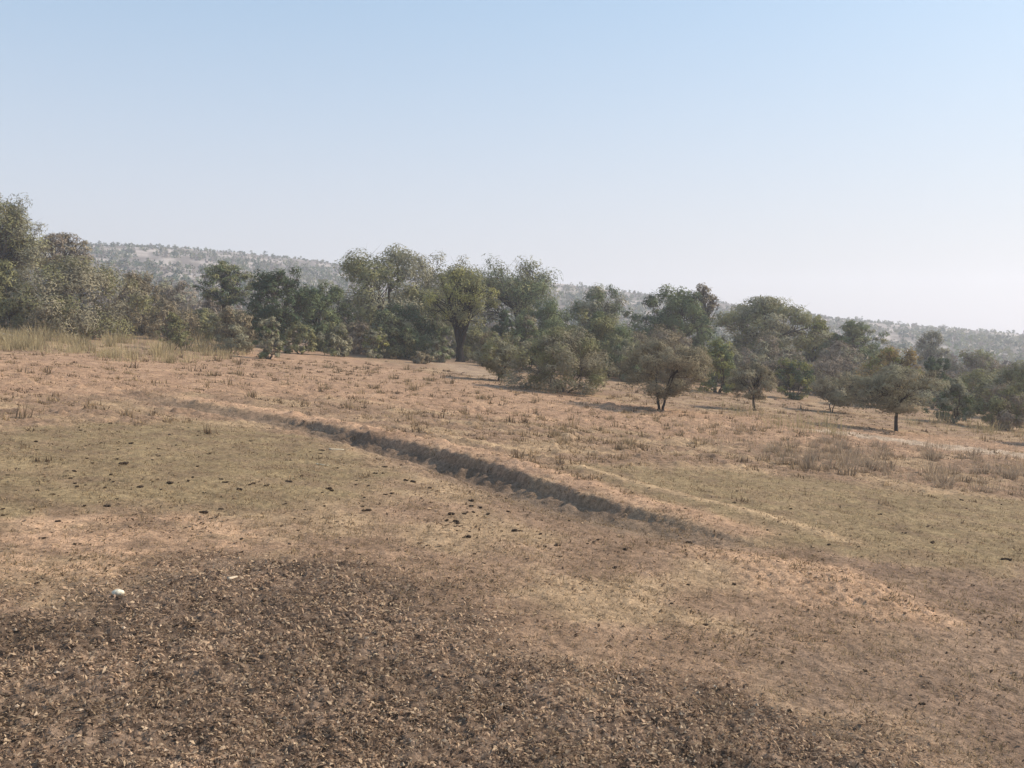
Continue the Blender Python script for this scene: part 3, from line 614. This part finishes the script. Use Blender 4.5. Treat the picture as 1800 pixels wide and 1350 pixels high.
# drifts of thin standing grass that nobody could count, around the tussocks
def drift(name, label, n, top, bot, h, bw, seed, c0, c1):
    g = np.random.default_rng(seed); U = g.uniform(top[0][0], top[-1][0], n // 12)
    a = np.interp(U, [p[0] for p in top], [p[1] for p in top]); b = np.interp(U, [p[0] for p in bot], [p[1] for p in bot])
    pts = np.array([P(u, v) for u, v in zip(U, a + (b - a) * g.uniform(0, 1, len(U)))])
    pts = pts[perlin(pts[:, 0] / 2.2, pts[:, 1] / 3.0, seed) > -.22]
    k = 14; X = np.repeat(pts[:, 0], k) + g.normal(0, .22, len(pts) * k); Y = np.repeat(pts[:, 1], k) + g.normal(0, .3, len(pts) * k); N = len(X)
    le = h * np.repeat(g.lognormal(0, .35, len(pts)), k) * g.uniform(.5, 1.1, N); o = g.uniform(0, 6.28, N); t = np.abs(g.normal(.18, .22, N))
    p = np.stack([X, Y, surf(X, Y) - .02], -1); d = np.stack([np.cos(o) * np.sin(t), np.sin(o) * np.sin(t), np.cos(t)], -1) * le[:, None]
    w = np.stack([-np.sin(o), np.cos(o), np.zeros(N)], -1) * bw * .5
    V = np.stack([p - w, p + w, p + d], 1).reshape(-1, 3); tt = g.uniform(0, 1, (N, 1)); c = np.repeat(np.array(c0) * (1 - tt) + np.array(c1) * tt, 3, 0)
    obj(name, mk_mesh(name, V, [np.arange(3 * N).reshape(-1, 3)], [M_GRASS], c), kind='stuff', label=label, category='grass')
drift('tall_grass', 'drifts of thin yellow grass along the foot of the left bushes', 4600, [(-80, 586), (200, 592), (330, 592), (480, 600)], [(-80, 612), (130, 624), (220, 638), (300, 642), (400, 632), (480, 614)], .62, .032, 811, (.32, .25, .145), (.54, .44, .26))
drift('pale_grass', 'drifts of thin pale grass in front of the thorn trees', 3800, [(1180, 735), (1340, 752), (1550, 772), (1860, 800)], [(1180, 770), (1340, 812), (1650, 856), (1860, 880)], .34, .017, 812, (.26, .19, .135), (.44, .34, .24))

# loose short stubble over the field
def stubble(name, label, n, r0, r1, h, bw, seed, c0, c1, dens):
    g = np.random.default_rng(seed)
    a = np.radians(g.uniform(-36, 36, n)); r = np.exp(g.uniform(math.log(r0), math.log(r1), n))
    x, y = r * np.sin(a), r * np.cos(a)
    k = g.uniform(0, 1, n) < dens(x, y); x, y, r = x[k], y[k], r[k]; n = len(x)
    k = 4; X = np.repeat(x, k) + g.normal(0, .05, n * k); Y = np.repeat(y, k) + g.normal(0, .05, n * k); rr = np.repeat(r, k); N = n * k
    z = surf(X, Y) - .01
    out = g.uniform(0, 6.28, N); tilt = g.uniform(.5, 1.35, N); le = h * g.uniform(.5, 1.3, N) * (rr / r0) ** .25
    d = np.stack([np.cos(out) * np.sin(tilt), np.sin(out) * np.sin(tilt), np.cos(tilt)], -1) * le[:, None]
    b = np.stack([X, Y, z], -1); sd = np.stack([-np.sin(out), np.cos(out), np.zeros(N)], -1) * (bw * (rr / r0) ** .6)[:, None] * .5
    V = np.stack([b - sd, b + sd, b + d], 1).reshape(-1, 3)
    tt = g.uniform(0, 1, (N, 1)); c = np.repeat(np.array(c0) * (1 - tt) + np.array(c1) * tt, 3, 0)
    obj(name, mk_mesh(name, V, [np.arange(3 * N).reshape(-1, 3)], [M_GRASS], c), kind='stuff', label=label, category='grass')
stubble('short_grass', 'short dry grass stubble over the whole field', 60000, 7, 70, .06, .011, 400, (.17, .122, .075), (.42, .31, .19),
        lambda x, y: .3 + .6 * sstep(-.3, .4, perlin(x / 1.7, y / 1.7, 95)))
def litter(name, label, n, a0, a1, r0, r1, size, seed, cols, dens, lift, tilt, asp):
    g = np.random.default_rng(seed)
    a = np.radians(g.uniform(a0, a1, n)); r = np.exp(g.uniform(math.log(r0), math.log(r1), n)); x, y = r * np.sin(a), r * np.cos(a)
    k = g.uniform(0, 1, n) < dens(x, y); x, y, r = x[k], y[k], r[k]; n = len(x)
    L = size * np.clip(g.lognormal(-.05, .5, n), .3, 1.7) * (r / 8) ** .5; Wd = L * asp * g.uniform(.5, 1.5, n)
    h = g.uniform(0, 6.28, n); tl = g.normal(0, tilt, n); rl = g.normal(0, tilt, n)
    ax = np.stack([np.cos(h) * np.cos(tl), np.sin(h) * np.cos(tl), np.sin(tl)], -1); sd = np.stack([-np.sin(h) * np.cos(rl), np.cos(h) * np.cos(rl), np.sin(rl)], -1)
    up = np.cross(ax, sd); c = np.stack([x, y, surf_near(x, y) + g.uniform(0, lift, n)], -1)
    q = np.stack([c - ax * L[:, None] * .5, c + sd * (Wd * g.uniform(.3, .7, n))[:, None] + up * (Wd * .2)[:, None],
                  c + ax * (L * g.uniform(.35, .6, n))[:, None], c - sd * (Wd * g.uniform(.3, .7, n))[:, None] + up * (Wd * .2)[:, None]], 1).reshape(-1, 3)
    f = np.arange(n)[:, None] * 4; Ft = np.concatenate([f + np.array([[0, 1, 3]]), f + np.array([[1, 2, 3]])])
    cols = np.array(cols); cc = cols[g.integers(0, len(cols), n)] * g.uniform(.7, 1.3, (n, 1)) * (1 + .45 * fbm(x / 1.3, y / 1.3, 3, 97))[:, None]
    obj(name, mk_mesh(name, q, [Ft], [M_GRASS], np.repeat(cc * np.minimum(1, .64 / cc.max(1, keepdims=True)), 4, 0)), kind='stuff', label=label, category='litter')
litter('trampled_litter', 'thick mat of trampled dry litter and dung in the foreground', 260000, -36, 32, 5.6, 14.5, .035, 450,
       [(.48, .335, .225), (.35, .24, .168), (.66, .49, .33), (.13, .088, .063), (.44, .315, .218), (.23, .158, .112)], lambda x, y: poly_mask(x, y, CHURN, 1.0, .7) * (.45 + .55 * sstep(-.35, .35, fbm(x / .7, y / .7, 2, 94))), .035, .5, .33)
litter('field_litter', 'thin scatter of dry litter flakes over the bare soil', 80000, -36, 36, 5.5, 40, .036, 451,
       [(.29, .20, .13), (.20, .138, .092), (.40, .285, .185), (.13, .09, .064)],
       lambda x, y: (1 - poly_mask(x, y, CHURN, .6, .45)) * (.25 + .75 * sstep(-.25, .5, fbm(x / 1.4, y / 1.4, 2, 96))) * (1 - .5 * np.maximum(poly_mask(x, y, OLIVE_A, .8), poly_mask(x, y, OLIVE_B, .8))), .03, .4, .35)
def tufts(n, seed):
    g = np.random.default_rng(seed); a = np.radians(g.uniform(-36, 36, n)); r = np.exp(g.uniform(math.log(19), math.log(75), n)); x, y = r * np.sin(a), r * np.cos(a)
    ol = np.maximum(poly_mask(x, y, OLIVE_A, 1.), poly_mask(x, y, OLIVE_B, 1.)); q = gully(x, y)[0]
    k = (g.uniform(0, 1, n) < (1 - .97 * ol) * (.25 + .75 * sstep(-.2, .3, perlin(x / 4, y / 3, 98)))) & ((q < -.6) | (q > 3.5)); x, y, r = x[k], y[k], r[k]; n = len(x)
    b = 14; X = np.repeat(x, b) + g.normal(0, .09, n * b); Y = np.repeat(y, b) + g.normal(0, .09, n * b); N = n * b
    hh = np.repeat(g.lognormal(math.log(.10), .55, n), b) * g.uniform(.4, 1.1, N); o = g.uniform(0, 6.28, N); t = np.abs(g.normal(.5, .35, N))
    p = np.stack([X, Y, surf(X, Y) - .01], -1); d = np.stack([np.cos(o) * np.sin(t), np.sin(o) * np.sin(t), np.cos(t)], -1) * hh[:, None]
    w = np.stack([-np.sin(o), np.cos(o), np.zeros(N)], -1) * (.013 + np.repeat(r, b) * .0004)[:, None]
    V = np.stack([p - w, p + w, p + d], 1).reshape(-1, 3); tt = g.uniform(0, 1, (n, 1))
    c = np.repeat(np.array([.15, .105, .07]) * (1 - tt) + np.array([.40, .29, .18]) * tt, b, 0) * g.uniform(.7, 1.3, (N, 1))
    obj('grass_tufts', mk_mesh('grass_tufts', V, [np.arange(3 * N).reshape(-1, 3)], [M_GRASS], np.repeat(c, 3, 0)), kind='stuff', label='low dry grass tufts dotted over the upper field', category='grass')
tufts(9500, 460)

# ------------------------------------------------------------------ clods, dung, stones
def lump_mesh(name, seed, nlump, w, col, flat=.6):
    g = np.random.default_rng(seed); VV, FF, CC = [], [], []; nv = 0
    for k in range(nlump):
        nu, nvv = 7, 4
        th = np.linspace(0, 2 * math.pi, nu, endpoint=False); ph = np.linspace(.0, math.pi, nvv + 1)[1:-1]
        s = w * (.5 if nlump == 1 else g.uniform(.13, .33)); c = np.array([0, 0, 0.]) if nlump == 1 else np.array([g.normal(0, w * .2), g.normal(0, w * .2), 0])
        ring = np.array([[math.sin(p) * math.cos(t), math.sin(p) * math.sin(t), math.cos(p) * flat] for p in ph for t in th])
        V = np.vstack([ring, [[0, 0, flat], [0, 0, -flat]]]) * g.uniform(.72, 1.2, (len(ring) + 2, 1)) * s + c + np.array([0, 0, s * flat * .45])
        fq = [[i * nu + j, (i + 1) * nu + j, (i + 1) * nu + (j + 1) % nu, i * nu + (j + 1) % nu] for i in range(len(ph) - 1) for j in range(nu)]
        top, bot = len(ring), len(ring) + 1; l0 = (len(ph) - 1) * nu
        ft = [[top, j, (j + 1) % nu] for j in range(nu)] + [[bot, l0 + (j + 1) % nu, l0 + j] for j in range(nu)]
        VV.append(V); FF.append((np.array(fq) + nv, np.array(ft) + nv)); nv += len(V)
        CC.append(np.array(col)[None] * g.uniform(.75, 1.3, (len(V), 1)))
    return mk_mesh(name, np.vstack(VV), [np.vstack([f[0] for f in FF]), np.vstack([f[1] for f in FF])], [M_CLOD], np.vstack(CC), smooth=False)
DUNG = [lump_mesh('dung_clod', 500 + i, 2 + i, .21, (.046, .034, .026), .6) for i in range(6)]
def put_lumps(name, protos, pix, label, group, cat, s0, s1, parts):
    for (u, v) in pix:
        x, y = P(u, v); s = gt.uniform(s0, s1) * (.5 if y < 14 else .68)
        o = obj(name, protos[gt.integers(0, len(protos))], loc=(x, y, float(surf(np.array(x), np.array(y))) + .006), label=label + ', ' + where(u, parts), category=cat, group=group)
        o.rotation_euler = (0, 0, gt.uniform(0, 6.28)); o.scale = (s * gt.uniform(.8, 1.3), s * gt.uniform(.8, 1.3), s)
DL = [(193, 745), (240, 748), (63, 777), (315, 772), (309, 783), (413, 781), (366, 799), (152, 807), (218, 816), (268, 809), (280, 803), (347, 821), (195, 835), (113, 838), (130, 830),
      (565, 793), (562, 799), (470, 855), (446, 851), (508, 848), (575, 860), (647, 898), (570, 891), (640, 876), (660, 833), (676, 822), (673, 833), (732, 822), (714, 846), (726, 848), (765, 878),
      (756, 859), (790, 853), (775, 848), (829, 891), (826, 881), (844, 893), (860, 872), (890, 871), (872, 861), (792, 905), (816, 905), (800, 918), (810, 927), (640, 899), (350, 804), (35, 825), (250, 858),
      (100, 918), (148, 890), (185, 858), (355, 902), (300, 850), (420, 862), (530, 838), (605, 815), (690, 868), (118, 973), (190, 891), (66, 1028), (90, 690), (195, 715), (125, 685), (170, 697), (245, 712),
      (20, 735), (330, 737), (300, 765), (150, 760), (230, 780), (860, 905), (905, 935), (820, 945), (950, 940), (1000, 915), (1050, 950), (1100, 968), (980, 960), (1080, 1000), (1150, 990), (1260, 955), (1210, 940)]
put_lumps('dung_clod', DUNG, DL, 'dark dried dung clod', 'dung clods left of the gully', 'dung clod', .4, .95, [(120, 'near the left edge'), (260, 'above the white stone'), (420, 'below the far end of the gully'), (620, 'around the bleached sticks'), (760, 'beside the narrow part of the gully'), (900, 'in the cluster below the deep part of the gully'), (1999, 'along the wide shallow end of the gully')])
gd = np.random.default_rng(9)
DS = [(u, v) for u, v in zip(gd.uniform(0, 1050, 220), 735 + 270 * gd.uniform(0, 1, 220) ** 1.1) if gully(*P(u, v))[0] > 2.2][:150]
put_lumps('dung_clod', DUNG, DS, 'tiny dark dung crumb on the grass', 'dung crumbs left of the gully', 'dung clod', .26, .55, [(150, 'near the left edge'), (300, 'above the white stone'), (450, 'below the far end of the gully'), (620, 'around the bleached sticks'), (760, 'beside the narrow part of the gully'), (900, 'below the deep part of the gully'), (1999, 'by the wide end of the gully')])
DR = [(950, 822), (1140, 862), (1090, 865), (1205, 900), (1390, 895), (1420, 897), (1545, 905), (1690, 880), (1590, 938), (1455, 958), (1510, 962), (1110, 872), (1430, 963), (1350, 935), (1640, 955), (1770, 985), (1710, 1030), (1660, 1050), (1440, 970), (1290, 885)]
put_lumps('dung_clod', DUNG, DR, 'dried dung clod beyond the gully', 'dung clods right of the gully', 'dung clod', .4, .8, [(1250, 'close above the gully'), (1500, 'beyond the end of the gully'), (1999, 'towards the right edge')])
DM = [(1170, 1012), (1210, 1030), (1290, 1030), (1330, 1080), (1370, 1085), (1430, 1085), (1440, 1010), (1180, 1062), (1050, 1030), (1420, 1075), (1372, 1115), (1240, 1100), (1560, 1050), (1500, 1105), (1590, 1085), (1620, 1240), (1520, 1180), (1640, 1195), (1600, 1225)]
put_lumps('dung_clod', DUNG, DM, 'dark clod on bare soil by the orange sandy mound', 'dark clods around the sandy mound', 'dung clod', .3, .6, [(1300, 'left of the mound'), (1480, 'in front of the mound'), (1999, 'right of the mound')])
# loose crumbs of broken mud and litter in the trampled patch
def crumbs(n, seed):
    g = np.random.default_rng(seed); a = np.radians(g.uniform(-34, 30, n)); r = np.exp(g.uniform(math.log(5.5), math.log(15), n))
    x, y = r * np.sin(a), r * np.cos(a); k = (poly_mask(x, y, CHURN, .3) > g.uniform(0, 1, n)); x, y = x[k], y[k]; n = len(x)
    oct_ = np.array([[1, 0, 0], [0, 1, 0], [-1, 0, 0], [0, -1, 0], [0, 0, .8], [0, 0, -.5]], float)
    F8 = np.array([[0, 1, 4], [1, 2, 4], [2, 3, 4], [3, 0, 4], [1, 0, 5], [2, 1, 5], [3, 2, 5], [0, 3, 5]])
    s = np.clip(g.lognormal(math.log(.011), .5, n), .004, .024); rot = g.uniform(0, 6.28, n); asp = g.uniform(.3, .9, n)
    V = oct_[None] * g.uniform(.65, 1.35, (n, 6, 1)) * s[:, None, None]; V[:, :, 1] *= asp[:, None]
    cr, sr = np.cos(rot)[:, None], np.sin(rot)[:, None]
    V = np.stack([V[..., 0] * cr - V[..., 1] * sr + x[:, None], V[..., 0] * sr + V[..., 1] * cr + y[:, None], V[..., 2]], -1)
    V[:, :, 2] += (surf_near(x, y) + g.uniform(-.005, .02, n))[:, None]
    Fc = (np.arange(n)[:, None, None] * 6 + F8[None]).reshape(-1, 3)
    tone = np.where(g.uniform(0, 1, (n, 1)) < .4, np.array([[.42, .32, .23]]), np.array([[.17, .118, .085]])) * g.uniform(.6, 1.35, (n, 1))
    obj('mud_crumbs', mk_mesh('mud_crumbs', V.reshape(-1, 3), [Fc], [M_CLOD], np.repeat(tone, 6, 0)), kind='stuff', label='loose crumbs of dry trampled mud in the foreground', category='mud crumbs')
crumbs(11000, 600)

def pebble():
    nu, nv = 14, 8; g = np.random.default_rng(701); V = []
    for i in range(1, nv):
        for j in range(nu):
            p, t = math.pi * i / nv, 2 * math.pi * j / nu; V.append((math.sin(p) * math.cos(t), math.sin(p) * math.sin(t), .62 * math.cos(p)))
    V = np.array(V + [(0, 0, .62), (0, 0, -.62)]); V *= (1 + .13 * perlin(V[:, 0] * 1.3 + 4, V[:, 1] * 1.3 + V[:, 2], 12) + .05 * perlin(V[:, 0] * 4, V[:, 1] * 4 + V[:, 2] * 3, 13))[:, None]
    Fq = np.array([[i * nu + j, (i + 1) * nu + j, (i + 1) * nu + (j + 1) % nu, i * nu + (j + 1) % nu] for i in range(nv - 2) for j in range(nu)])
    k = (nv - 1) * nu; Ft = np.array([[k, j, (j + 1) % nu] for j in range(nu)] + [[k + 1, k - nu + (j + 1) % nu, k - nu + j] for j in range(nu)])
    return mk_mesh('white_stone', V * .085, [Fq, Ft], [M_CLOD], np.tile(np.array([[.66, .60, .47]]), (len(V), 1)), smooth=True)
WHITE = pebble()
def stone(name, me, u, v, s, label, cat, rz=0, dz=.0):
    x, y = P(u, v); o = obj(name, me, loc=(x, y, float(surf_near(np.array([x]), np.array([y]))[0]) + dz), label=label, category=cat); o.scale = s; o.rotation_euler = (0, 0, rz); return o
stone('white_stone', WHITE, 208, 1052, (.72, .5, .7), 'small white stone lying at the edge of the trampled mud', 'stone', .3, .045)
stone('white_rock', WHITE, 620, 601, (3.2, 2.2, 3.4), 'white rock in the shade at the edge of the wood', 'rock')
def stick(name, u, v, L, r, rz, label, col, cat='stick', lift=.0, bend=.12, tilt=0.0):
    g = np.random.default_rng(int(u)); x, y = P(u, v); n = 7
    t = np.linspace(-.5, .5, n); p = np.stack([t * L, bend * L * (t * t - .1) + g.normal(0, .012 * L, n), r * .8 + tilt * (t + .5) * L + g.normal(0, .1 * r, n)], -1)
    V, Fq = tube(p, r * np.linspace(1.1, .55, n), 7)
    caps = np.array([[0, 1, 2], [0, 2, 3], [0, 3, 4], [0, 4, 5], [0, 5, 6]])
    me = mk_mesh(name, V, [Fq, caps[:, ::-1], caps + (n - 1) * 7], [M_BARK], np.array(col)[None] * g.uniform(.85, 1.1, (len(V), 1)), smooth=True)
    # lie along the local slope
    o = obj(name, me, loc=(x, y, float(surf(np.array(x), np.array(y))) + lift), label=label, category=cat)
    o.rotation_euler = (0, math.atan(SLOPE * math.cos(rz)), rz); return o
stick('pale_stick', 594, 791, .42, .016, .5, 'bleached curved stick on the short grass left of the gully', (.62, .55, .42))
stick('pale_stick', 566, 818, .28, .013, -.3, 'short bleached stick below the curved one on the short grass', (.58, .50, .38))
stick('pale_stick', 409, 1026, .13, .018, 1.0, 'stubby pale stick on the upper edge of the trampled mud', (.60, .50, .38), lift=.05)
stick('fallen_log', 1690, 724, 3.2, .13, .12, 'dark fallen log lying between the bushes near the right edge', (.10, .085, .075), 'log')
stick('fallen_log', 15, 597, 2.6, .22, .05, 'grey weathered log in the grass at the left edge', (.26, .225, .19), 'log')

# ------------------------------------------------------------------ haze
def haze():
    x0, x1, y0, y1, z0, z1 = -1300, 1300, -1300, 1300, float(GV[:, 2].min()) - 1.0, float(GV[:, 2].max()) + 8.0
    V = np.array([[x, y, z] for x in (x0, x1) for y in (y0, y1) for z in (z0, z1)], float)
    Fq = np.array([[0, 1, 3, 2], [4, 6, 7, 5], [0, 4, 5, 1], [2, 3, 7, 6], [0, 2, 6, 4], [1, 5, 7, 3]])
    m, n, l = new_mat('haze_air'); out = n.new('ShaderNodeOutputMaterial'); pv = n.new('ShaderNodeVolumePrincipled')
    pv.inputs['Color'].default_value = (.90, .92, 1.0, 1); pv.inputs['Density'].default_value = HAZE_DENSITY; pv.inputs['Anisotropy'].default_value = 0.3
    l.new(pv.outputs[0], out.inputs['Volume'])
    obj('haze', mk_mesh('haze', V, [Fq], [m]), kind='stuff')
haze()
